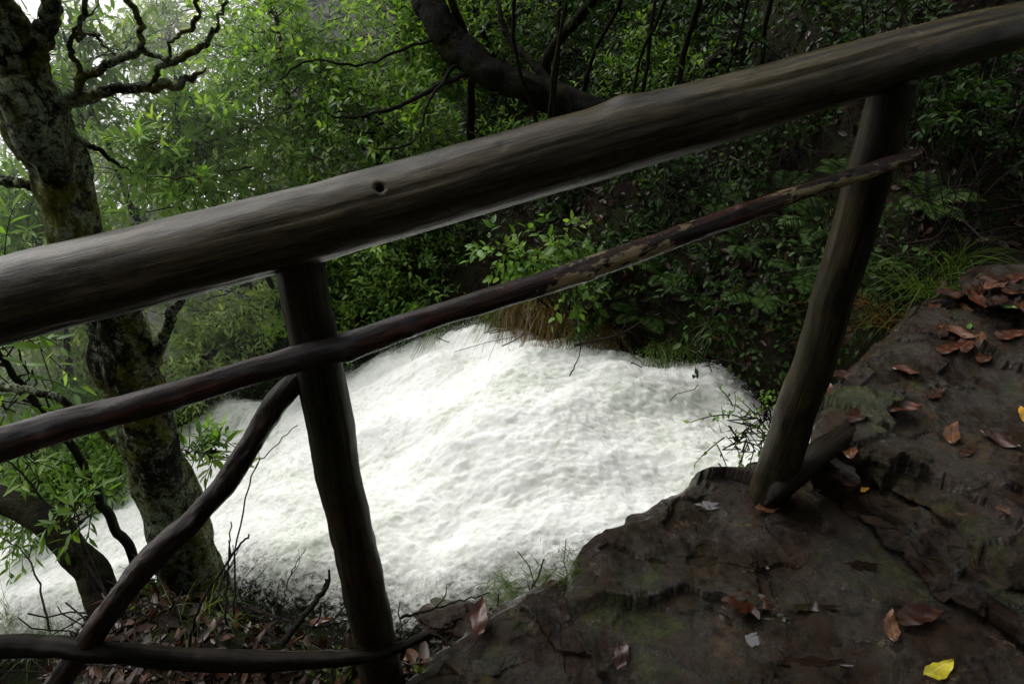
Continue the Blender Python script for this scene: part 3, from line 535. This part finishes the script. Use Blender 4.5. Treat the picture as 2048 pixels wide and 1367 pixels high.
Nn = nrm(normal_g(x, y)+rng.normal(0, .4, (n, 3))); D = np.cross(Nn, rng.normal(size=(n, 3))); Ls = rng.uniform(.02, .075, n)
mb.leaves(np.stack([x, y, z], -1), D, Nn, Ls, Ls*.42, np.clip(rng.normal(.42, .32, n), 0, 1), -.15)
tag(mb.build('leaf_litter', M['litter']), 'wet brown leaf litter covering both banks', 'leaf litter', kind='stuff')
mb = MB(); n = 72000; x = rng.uniform(-4, 5, n); y = farE(x)+rng.random(n)**1.3*5.5
k2 = np.array([noise.noise(Vector((a*1.3, b*1.3, 8.))) for a, b in zip(x, y)]) + .25*(x < -.5)+.3*(y-farE(x) > 2.3); kp = k2 > -.06; x, y, k2 = x[kp], y[kp], k2[kp]; n = len(x)
z = ground(x, y)+gnoise(x, y)+rng.uniform(.0, .14, n)*(1+.5*(y-farE(x))); Nn = nrm(normal_g(x, y)+rng.normal(0, .5, (n, 3))); D = np.cross(Nn, rng.normal(size=(n, 3)))+[0, 0, .3]; Ls = rng.uniform(.015, .045, n)*(1+.2*(y-farE(x)))
mb.leaves(np.stack([x, y, z], -1), D, Nn, Ls, Ls*.5, np.clip(rng.normal(.48, .3, n), 0, 1), .2)
tag(mb.build('ground_cover', M['leaf_dark']), 'small green ground cover plants growing on the far bank', 'undergrowth', kind='stuff')
mb = MB(); n = 9000; x = rng.uniform(-2.6, .55, n); y = nearE(x)-rng.random(n)**1.3*.7-.0
k2 = np.array([noise.noise(Vector((a*3, b*3, 18.))) for a, b in zip(x, y)]); kp = k2 > .05; x, y = x[kp], y[kp]; n = len(x)
z = ground(x, y)+gnoise(x, y)+rng.uniform(0, .03, n); Ls = rng.uniform(.01, .028, n); mb.leaves(np.stack([x, y, z], -1), rng.normal(size=(n, 3))+[0, 0, .6], rng.normal(size=(n, 3))+[0, 0, 1], Ls, Ls*.45, rng.random(n), .1)
tag(mb.build('bank_moss', M['grass']), 'short moss and tiny plants on the near bank', 'moss', kind='stuff')
mb = MB(); n = 620; x = rng.uniform(-2.2, .3, n); y = nearE(x)-rng.random(n)*1.0-.03; z = ground(x, y)+gnoise(x, y)+.015
d = nrm(rng.normal(size=(n, 3))*[1, 1, .35]); l = rng.uniform(.05, .28, n); t = np.linspace(0, 1, 5)[None, :, None]
mb.tubes(np.stack([x, y, z], -1)[:, None]+d[:, None]*l[:, None, None]*t+rng.normal(0, .006, (n, 5, 3)), rng.uniform(.0008, .003, n)[:, None]*np.ones((1, 5)), 4)
n = 1500; x = rng.uniform(-.5, 3, n); y = farE(x)+rng.random(n)**1.5*2.2; z = ground(x, y)+gnoise(x, y)+.02; d = nrm(rng.normal(size=(n, 3))*[1, 1, .6]+[0, 0, .7]); l = rng.uniform(.1, .7, n)
mb.tubes(np.stack([x, y, z], -1)[:, None]+d[:, None]*l[:, None, None]*t+rng.normal(0, .012, (n, 5, 3)), rng.uniform(.001, .004, n)[:, None]*np.ones((1, 5)), 4)
tag(mb.build('twig_litter', M['twig']), 'fine dead twigs scattered over the soil of both banks', 'twigs', kind='stuff')
# ------------------------------------------------------------------ ray casting for placing small things
bpy.context.view_layer.update(); dg = bpy.context.evaluated_depsgraph_get()
def hit(u, v):
    o = Vector(CAM); d = Vector(ray(u, v)).normalized()
    for _ in range(120):
        ok, loc, nn, i, ob, mx = scn.ray_cast(dg, o, d)
        if not ok: return None
        nmr = ob.name.split('.')[0]
        if nmr in ('ground', 'rock_slab', 'grey_stone', 'boulder', 'water'): return np.array(loc), np.array(nn)
        o = loc+d*.002
    return None
def leaf_mesh(name, L, W, mat, seed, curl):
    n, k = 18, 7; V = []; r = random.Random(seed)
    ph = r.random()*6
    for i in range(n):
        t = i/(n-1); w = W*.5*math.sin(math.pi*min(1, t**.8))**.85*(1+.08*math.sin(t*22+ph))+.0008
        for j in range(k):
            s = (j/(k-1)-.5)*2
            V.append((L*(t-.5), s*w+.006*math.sin(t*3+ph), .003+abs(s)*w*.16*(1+.8*math.sin(t*5+ph))+curl*L*(t-.5)**2+.004*math.sin(t*9+ph+s*2)))
    ix = np.arange(n*k).reshape(n, k); q = np.stack([ix[:-1, :-1], ix[1:, :-1], ix[1:, 1:], ix[:-1, 1:]], -1).reshape(-1)
    V = np.array(V); V[:, 2] -= V[:, 2].min()-.002
    me = raw_mesh(name, V, q, np.full((n-1)*(k-1), 4)); me.materials.append(M[mat]); me.polygons.foreach_set('use_smooth', np.ones(len(me.polygons), dtype=bool)); return me
LM = {m: [leaf_mesh('fallen_leaf', .115, .045, m, 3*i+mi, c) for i, c in enumerate((.2, -.15, .4))] for mi, m in enumerate(('dead_red', 'dead_tan', 'dead_dark', 'yellow', 'orange', 'greenleaf'))}
fl = [(1785, 655, 60, 'dead_red', .9), (1915, 668, -20, 'dead_tan', 1.1), (1960, 690, 70, 'dead_tan', 1.2), (2015, 672, 0, 'dead_red', 1.0), (1895, 700, 10, 'dead_red', .9), (1970, 715, 20, 'dead_red', .9),
 (1900, 590, 10, 'dead_dark', 1.2), (1950, 598, 80, 'dead_red', 1.1), (1990, 572, 30, 'dead_tan', 1.), (2030, 585, -20, 'dead_red', 1.1), (1870, 610, 30, 'dead_red', .9), (2000, 600, 50, 'dead_dark', 1.), (1925, 615, -40, 'dead_tan', .8), (2040, 610, 60, 'dead_red', .9), (1930, 690, 40, 'dead_red', 1.), (1880, 660, 60, 'dead_dark', .9), (1985, 560, -10, 'dead_dark', 1.), (1960, 575, 50, 'dead_dark', 1.1), (2025, 560, 15, 'dead_red', 1.), (1880, 575, -20, 'dead_dark', 1.), (1790, 815, -15, 'dead_red', 1.15), (1812, 742, -10, 'dead_red', .75),
 (1905, 868, 60, 'dead_tan', .9), (1998, 882, -30, 'dead_dark', .9), (1700, 895, 70, 'dead_tan', .9), (1720, 832, 20, 'dead_dark', 1.), (1655, 780, 70, 'dead_red', .8), (1690, 752, 15, 'dead_dark', .9), (2012, 1020, 0, 'dead_tan', .5), (1935, 905, 20, 'dead_dark', .6), (1870, 790, 40, 'dead_dark', .7)]
def put_leaf(u, v, a, m, s, zmin, lift=0.):
    h = hit(u, v)
    if h is None: return None
    o = bpy.data.objects.new('fallen_leaf', LM[m][random.randrange(3)]); COL.objects.link(o); nn = Vector(h[1])
    if nn.z < zmin: nn = Vector((0, -.1, 1)).normalized()
    o.matrix_world = Matrix.Translation(Vector(h[0])+Vector((0, 0, lift))) @ nn.to_track_quat('Z', 'Y').to_matrix().to_4x4() @ Matrix.Rotation(R(a), 4, 'Z') @ Matrix.Scale(s, 4)
    return o
for u, v, a, m, s in fl:
    o = put_leaf(u, v, a, m, s, .5)
    if o: tag(o, 'wet brown fallen leaf lying on the upper right rock slab', 'fallen leaf', 'brown leaves on the upper slab')
for u, v, a, m, s, lb in [(1872, 1340, 25, 'yellow', .75, 'bright yellow fallen leaf on the wet slab at the bottom right'), (2042, 832, 80, 'orange', .6, 'small orange leaf at the right edge on the upper slab'), (2012, 615, -30, 'greenleaf', .6, 'small fresh green leaf on the upper slab near the stone'),
   (1782, 1255, 75, 'dead_tan', .75, 'upright tan leaf on the puddled slab left of a dark leaf'), (1835, 1238, 5, 'dead_dark', 1.1, 'dark red leaf soaked into the puddled rock slab'), (1535, 1018, 15, 'dead_tan', .7, 'tan leaf at the foot of the right post'), (1722, 982, 20, 'orange', .4, 'small yellow leaf in the crack of the rock step'),
   (1240, 1308, 70, 'dead_dark', .7, 'dark leaf at the left end of the wet rock slab'), (825, 1318, 30, 'dead_tan', 1.7, 'big curled brown leaf by the end of the bottom rail'), (960, 1235, 80, 'dead_red', .9, 'red brown leaf at the edge of the lower slab'), (640, 1245, 10, 'dead_red', 1., 'red brown leaf on the litter left of the left post'), (1935, 655, 40, 'greenleaf', .4, 'tiny green leaf among brown leaves on the upper slab')]:
    o = put_leaf(u, v, a, m, s, .6, .006)
    if o: tag(o, lb, 'fallen leaf')
for u, v, rx, ry, mt, lb in [(1500, 1205, .04, .03, 'puddle_red', 'reddish brown puddle in a hollow of the wet slab'), (1515, 1120, .018, .03, 'puddle', 'small bright puddle above the reddish one'), (1495, 1275, .045, .018, 'puddle', 'shallow puddle below the reddish one near the bottom'), (1640, 1215, .06, .012, 'puddle', 'thin wet film right of the reddish puddle'), (1640, 1325, .09, .012, 'puddle', 'shallow puddle near the bottom edge of the slab'), (1560, 1235, .03, .008, 'puddle', 'narrow water trickle just right of the reddish puddle'), (1450, 1230, .012, .025, 'puddle', 'narrow water streak left of the reddish puddle'), (1420, 1010, .03, .012, 'puddle', 'small puddle near the top edge of the slab left of the post'), (1720, 1130, .04, .012, 'puddle', 'long thin puddle on the slab below the rock step')]:
    h = hit(u, v)
    if h is None: continue
    V = [(0, 0, 0)]+[((rx*(1+.9*fr((math.cos(t)*1.6+u, math.sin(t)*1.6, 0))))*math.cos(t), (ry*(1+.9*fr((math.cos(t)*1.6+u, math.sin(t)*1.6, 4))))*math.sin(t), 0) for t in np.linspace(0, 2*math.pi, 90, endpoint=False)]
    me = bpy.data.meshes.new('puddle'); me.from_pydata(V, [], [(0, 1+i, 1+(i+1) % 90) for i in range(90)]); o = link('puddle', me, M[mt]); o.location = h[0]+np.array([0, 0, .0025]); tag(o, lb, 'puddle')
# ------------------------------------------------------------------ grass tufts, ferns, sprigs
def tuft(pos, n, L, W, label, mat='grass', lean=(0, 0, 0), spread=.6, droop=.7, name='grass_tuft', cat='grass', group=None, rad=.04):
    mb = MB(); mb.org = np.asarray(pos, float); K = 8; d = nrm(rng.normal(0, spread, (n, 3))*[1, 1, .2]+[0, 0, 1]+np.asarray(lean)); l = L*rng.uniform(.5, 1.1, n)
    t = np.linspace(0, 1, K)[None, :, None]; b = mb.org+rng.normal(0, rad, (n, 3))*[1, 1, .1]
    hd = nrm(d*[1, 1, 0]+1e-6); pts = b[:, None]+d[:, None]*l[:, None, None]*t+(hd[:, None]*.35-np.array([0, 0, 1.])*droop)*l[:, None, None]*t**2.2
    side = nrm(np.cross(d, rng.normal(size=(n, 3)))); mb.blades(pts, W*.5*rng.uniform(.6, 1.2, n), np.clip(rng.normal(.5, .25, n), 0, 1), side)
    return tag(mb.build(name, M[mat]), label, cat, group)
def fern(pos, nf, L, label, mat='leaf_dark', group=None, lean=(0, -.4, .3)):
    mb = MB(); mb.org = np.asarray(pos, float)
    for k in range(nf):
        a = k*2.4+rng.random(); d = nrm(np.array([math.cos(a), math.sin(a), .7])+np.asarray(lean)); l = L*rng.uniform(.7, 1.1); m = 20
        t = np.linspace(0, 1, m); pts = mb.org+d*l*t[:, None]-np.array([0, 0, 1.])*.5*l*(t**2)[:, None]
        mb.tubes(pts[None, ::3], np.full((1, len(pts[::3])), .0015), 3)
        tan = nrm(np.gradient(pts, axis=0)); sd = nrm(np.cross(tan, [0, 0, 1.])); nn = np.cross(sd, tan)
        ll = l*.22*np.sin(np.pi*np.clip(t*.92+.08, 0, 1))**.8
        for s in (-1, 1): mb.leaves(pts[2:], (sd*s+tan*.45)[2:], nn[2:]+rng.normal(0, .2, (m-2, 3)), ll[2:]+.004, np.full(m-2, l*.028), np.clip(rng.normal(.75, .25, m-2), 0, 1))
    return tag(mb.build('fern', M[mat]), label, 'fern', group)
def sprig(pos, tops, n, L, Wd, label, mat='leaf_bright', nl=8, name='seedling', cat='plant', rr=.004, twl=(.08, .18)):
    e = empty(name, pos, label=label, cat=cat); mb = MB(); ml = MB(); mb.org = ml.org = np.asarray(pos, float)
    for tp in tops:
        tp = np.asarray(tp); md = (mb.org+tp)/2+rng.normal(0, .03, 3); st = spline([mb.org, md, tp], 14); mb.tubes(st[None], (rr*np.linspace(1, .4, 14))[None], 6)
        clusters(mb, ml, st[5:], tp, (.06, .06, .06), n, 4, nl, L, Wd, spread=.08, twl=twl)
    mb.build('stem', M['twig'], e)
    if ml.V: ml.build('leaves', M[mat], e)
    return e
def hp_(u, v):
    h = hit(u, v); return h[0] if h is not None else P(u, v, 4)
tuft(hp_(1850, 590), 120, .50, .0045, 'tuft of long green grass at the left edge of the upper slab', lean=(-.2, 0, 0))
tuft(hp_(1900, 545), 100, .48, .0045, 'spray of grass blades behind the upper slab corner', lean=(.1, 0, 0))
tuft(hp_(1770, 640), 140, .44, .0035, 'mixed green and straw grass beside the right post', mat='drygrass', lean=(-.2, 0, 0))
tuft(hp_(1370, 700), 70, .28, .006, 'bright green grass hanging at the head of the torrent', lean=(-.3, -.5, 0), droop=1.1)
tuft(hp_(1430, 650), 50, .25, .005, 'small grass clump on the far bank behind the right post', lean=(-.3, -.5, 0), droop=1.1)
for i, (u, v, k) in enumerate([(990, 615, 1), (1030, 605, 0), (1060, 595, 0), (1100, 615, 0), (1170, 650, 1), (900, 630, 1), (1300, 690, 1), (1130, 635, 0), (1210, 660, 0)]):
    tuft(hp_(u, v)+np.array([0, -.12, .08]), 90, .46, .0045, 'straw coloured grass hanging over the far edge of the foam' if k == 0 else 'dark green grass overhanging the far edge of the foam', mat='grass' if k else 'drygrass', lean=(-.2, -1.5, -.5), droop=1.2, group='hanging green grass on the far edge' if k else 'hanging dry grass')
tuft(hp_(1030, 1165)+np.array([0, 0, -.02]), 200, .16, .003, 'low green grass clump at the water edge beside the lower slab', lean=(-.4, 0, 0), rad=.05)
tuft(hp_(1090, 1150), 160, .12, .003, 'small grass clump nestled against the big slab', lean=(-.2, 0, 0), rad=.05)
tuft(hp_(1150, 1135), 400, .035, .002, 'cushion of short moss on the joint between the two lower slabs', lean=(0, 0, 0), rad=.035, name='moss_cushion', cat='moss')
tuft(hp_(1000, 1200), 400, .03, .002, 'cushion of short moss on the water side of the lower slab', lean=(0, 0, 0), rad=.04, name='moss_cushion', cat='moss')
tuft(hp_(400, 1240), 60, .25, .003, 'thin grass at the foot of the lichen tree', lean=(.3, 0, 0))
tuft(hp_(90, 1290), 80, .4, .004, 'long grass blades in the bottom left corner', lean=(-.2, .2, 0))
tuft(hp_(20, 1240), 60, .4, .004, 'long drooping grass at the lower left edge', lean=(.3, .2, 0))
for u, v, L in [(1640, 470, .35), (1560, 400, .3), (1500, 600, .25), (1420, 420, .28), (1330, 560, .28), (1480, 500, .25), (1700, 380, .3), (1280, 640, .25), (1390, 600, .2), (1600, 560, .25), (1850, 420, .3)]:
    fern(hp_(u, v)+np.array([0, 0, .02]), 9, L, 'green fern on the shaded far bank right of centre', group='ferns on the shaded far bank')
for u, v in [(1560, 330), (1900, 330), (1820, 250), (1960, 220), (1300, 420)]:
    b = hp_(u, v); sprig(b, [b+np.array([rng.normal(0, .12), -.1, .3]) for _ in range(3)], 4, .05, .4, {1560: 'leafy seedling above the ferns behind the middle rail', 1900: 'leafy seedling on the slope right of the right post', 1820: 'low plant on the slope under the handrail at right', 1960: 'plant high on the slope near the right edge', 1300: 'leafy plant beneath the base of the leaning trunk'}[u], mat='leaf_dark')
b = hp_(1130, 640); sprig(b, [P(1050, 500, 3.75), P(1110, 470, 3.8), P(1000, 490, 3.8), P(1130, 560, 3.7), P(1190, 530, 3.8)], 5, .065, .48, 'glossy green leafy bush just above the middle rail right of centre', name='bush', cat='bush', rr=.008, twl=(.12, .22), mat='leaf_mid', nl=6)
b = hp_(1540, 925); sprig(b, [P(1500, 850, 2.1), P(1470, 880, 2.12), P(1530, 830, 2.15)], 3, .022, .45, 'tiny seedling with small leaves left of the right post foot', rr=.0018, twl=(.05, .12), nl=5, mat='leaf_mid')
b = hp_(340, 1180); sprig(b, [P(400, 880, 2.5), P(430, 900, 2.5)], 3, .065, .25, 'sprig of narrow leaves just right of the lichen trunk', twl=(.06, .12), nl=6, mat='leaf_mid')
b = hp_(230, 1230); sprig(b, [P(155, 1030, 2.3), P(60, 900, 2.6)], 3, .07, .22, 'sprig of narrow leaves above the mossy trunk', twl=(.06, .16), nl=6, mat='leaf_mid')
for (pts, r, lb) in [([(470, 1230, 1.75), (470, 1110, 1.75), (500, 960, 1.72), (540, 900, 1.7), (597, 850, 1.68)], .0022, 'thin bare twig curving up in front of the foam right of the brace'), ([(560, 1240, 1.8), (580, 1150, 1.8), (612, 1095, 1.8)], .0018, 'short bare twig left of the left post'), ([(450, 1250, 1.8), (462, 1040, 1.8)], .003, 'straight bare twig at the foot of the lichen tree'), ([(370, 1330, 1.7), (400, 1210, 1.7), (480, 1090, 1.7), (500, 1070, 1.7)], .004, 'bare stick leaning right over the leaf litter'), ([(1140, 750, 3.2), (1160, 700, 3.2), (1150, 640, 3.2)], .003, 'small bare twig sticking up from the far edge of the foam'), ([(560, 1290, 1.8), (640, 1190, 1.9), (655, 1160, 1.9)], .010, 'grey broken branch lying behind the left post'),
   ([(500, 1215, 1.95), (620, 1250, 1.9), (720, 1235, 1.9)], .005, 'dead stick lying along the near water edge left of the post'), ([(800, 1235, 1.9), (870, 1215, 1.95), (980, 1185, 2.0)], .004, 'dead stick lying along the near water edge right of the post'), ([(1150, 690, 3.5), (1230, 670, 3.5), (1290, 640, 3.5)], .007, 'dark dead branch lying on the far bank under the ferns'),
   ([(240, 1220, 2.3), (120, 1050, 2.4), (40, 940, 2.4), (-30, 900, 2.4)], .005, 'thin bare stem arching left above the mossy trunk'), ([(100, 1260, 2.1), (60, 1120, 2.2), (-20, 1060, 2.3)], .003, 'thin bare stem at the lower left edge over the water')]:
    mb = MB(); mb.org = P(*pts[0]); st = spline([P(*p) for p in pts], 24)+rng.normal(0, .002, (24, 3)); mb.tubes(st[None], (r*np.linspace(1.2, .5, 24))[None], 6)
    k = st[12]; mb.tubes(np.array([spline([k, k+np.array([.03, 0, .05]), k+np.array([.04, 0, .11])], 8)]), (r*.6*np.linspace(1, .5, 8))[None], 5)
    tag(mb.build('twig', M['twig']), lb, 'twig')
# ------------------------------------------------------------------ light
w = bpy.data.worlds.new('World'); scn.world = w; w.use_nodes = True; nt = w.node_tree; bg = nt.nodes['Background']
tc = N(nt, 'ShaderNodeTexCoord'); sp = N(nt, 'ShaderNodeSeparateXYZ'); cb = N(nt, 'ShaderNodeCombineXYZ'); nt.links.new(tc.outputs['Generated'], sp.inputs[0])
nt.links.new(sp.outputs[0], cb.inputs[0]); nt.links.new(sp.outputs[1], cb.inputs[1]); nt.links.new(math_(nt, 'ABSOLUTE', sp.outputs[2]), cb.inputs[2])
sky = N(nt, 'ShaderNodeTexSky', sky_type='NISHITA'); sky.sun_disc = False; sky.sun_elevation = R(50); sky.sun_rotation = R(-50); sky.dust_density = 4; sky.air_density = 1
nt.links.new(cb.outputs[0], sky.inputs[0]); hs = N(nt, 'ShaderNodeHueSaturation'); hs.inputs['Saturation'].default_value = .10; nt.links.new(sky.outputs[0], hs.inputs['Color']); nt.links.new(hs.outputs[0], bg.inputs[0]); bg.inputs[1].default_value = .215
sd = bpy.data.lights.new('sun', 'SUN'); sd.energy = 1.4; sd.angle = R(30); sd.color = (1, .97, .92); so = bpy.data.objects.new('sun', sd); COL.objects.link(so)
dirv = Vector((-math.sin(R(50))*math.cos(R(50)), math.cos(R(50))*math.cos(R(50)), math.sin(R(50)))); so.rotation_euler = dirv.to_track_quat('Z', 'Y').to_euler()
scn.view_settings.view_transform = 'Standard'; scn.view_settings.look = 'None'; scn.view_settings.exposure = 0
print('done')
